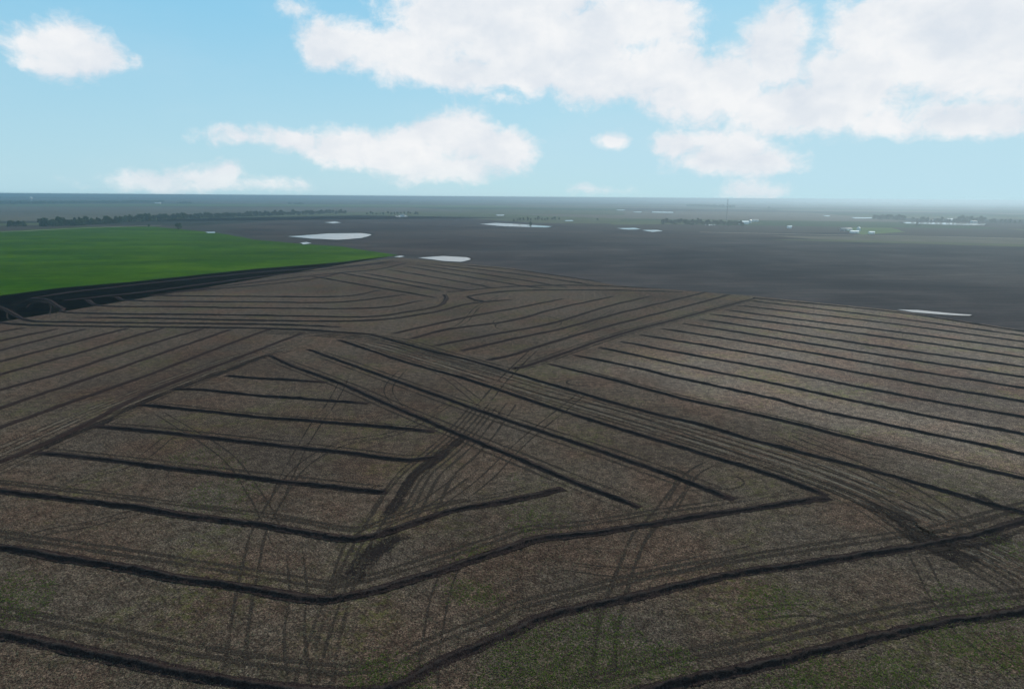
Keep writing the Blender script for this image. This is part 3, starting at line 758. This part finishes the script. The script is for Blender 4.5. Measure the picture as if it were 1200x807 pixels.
def cyl(v, f, cx, cy, z0, z1, r0_, r1_, n=16, cap=True):
    b = len(v)
    for (z, q) in ((z0, r0_), (z1, r1_)):
        for k in range(n): v.append((cx + math.cos(k * 2 * math.pi / n) * q, cy + math.sin(k * 2 * math.pi / n) * q, z))
    for k in range(n): f.append((b + k, b + (k + 1) % n, b + n + (k + 1) % n, b + n + k))
    if cap: f.append(tuple(b + n + k for k in range(n)))
def bin_(pxy, r_, h, label):
    e = empty('grain_bin', gp(*pxy)); v = []; f = []; cyl(v, f, 0, 0, 0, h, r_, r_, 20, False); mesh('bin_wall', v, f, M['steel'], e)
    v = []; f = []; cyl(v, f, 0, 0, h + .003, h + r_ * .5, r_ * 1.03, r_ * .12, 20); cyl(v, f, 0, 0, h + r_ * .5, h + r_ * .5 + .5, r_ * .12, r_ * .12, 8); mesh('bin_roof', v, f, M['steel'], e)
    return tag(e, label, 'grain bin')
bin_((1006,270.5), 3.5, 6, 'round steel grain bin behind the farm yard sheds')
bin_((879,261.5), 3.5, 7, 'round steel grain bin between shed and house')
# white water tower on the left horizon
e = empty('water_tower', gp(37, 238.8)); v = []; f = []
for k in range(6): cyl(v, f, math.cos(k * 1.047) * 5, math.sin(k * 1.047) * 5, 0, 27, .5, .5, 6)
mesh('tower_legs', v, f, M['white'], e)
v = []; f = []; prev = None
for z0, z1, a, b in ((25, 28, 2, 7), (28, 36, 8, 8), (36, 38.5, 8, 5), (38.5, 40, 5, .6)): cyl(v, f, 0, 0, z0, z1, a, b, 20)
mesh('tank', v, f, M['white'], e)
tag(e, 'white water tower rising over the left wood near the horizon', 'water tower')
# lattice radio mast
e = empty('radio_mast', gp(851, 262)); v = []; f = []
H_ = 58; c3 = [(math.cos(a) * .8, math.sin(a) * .8) for a in (0, 2.094, 4.189)]
for (x, y) in c3: cyl(v, f, x, y, 0, H_, .13, .13, 5)
for k in range(29):
    for i in range(3):
        a = Vector((*c3[i], k * 2)); b = Vector((*c3[(i + 1) % 3], k * 2 + 2)); d = (b - a); n_ = d.orthogonal().normalized() * .05; m2 = d.cross(n_).normalized() * .05; q = len(v)
        v += [tuple(a + n_), tuple(a - n_ + m2), tuple(a - m2), tuple(b + n_), tuple(b - n_ + m2), tuple(b - m2)]
        f += [(q, q + 1, q + 4, q + 3), (q + 1, q + 2, q + 5, q + 4), (q + 2, q, q + 3, q + 5)]
mesh('lattice', v, f, M['mast'], e)
v = []; f = []
for z in (42, 50): 
    for (x, y) in c3: cyl(v, f, x * 2, y * 2, z, z + 2.2, .25, .25, 8)
mesh('antennas', v, f, M['white'], e)
tag(e, 'tall thin lattice radio mast standing in the pale tree belt', 'radio mast')
# grain elevators far off on the horizon
for (x, y, h, lb) in ((214, 233.5, 38, 'square grain elevator on the horizon above the short tree belt'), (276, 233.6, 30, 'low grain elevator on the horizon above the long row')):
    e = empty('grain_elevator', gp(x, y)); v = []; f = []
    for k in range(4): cyl(v, f, k * 9 - 13.5, 0, 0, h * .75, 4.4, 4.4, 14)
    mesh('silos', v, f, M['steel'], e)
    v = []; f = []; boxv(v, f, -18, 18, -3, 3, h * .75 + .01, h * .75 + 4); boxv(v, f, -3.5, 4, -3.2, 3.2, h * .75 + 4.01, h); mesh('headhouse', v, f, M['steel'], e)
    tag(e, lb, 'grain elevator')

# ------------------------------------------------------------------ haze
hz, t = mat('haze_air')
pv = t.node('ShaderNodeVolumePrincipled', {'Color': (0.43, 0.57, 0.68, 1), 'Density': 0.00023, 'Anisotropy': 0.84})
t.node('ShaderNodeOutputMaterial', {'Volume': pv.outputs[0]})
v = []; f = []; boxv(v, f, -95000, 95000, -25000, 95000, -1.0, 61.0)
tag(mesh('haze', v, f, hz), kind='stuff')
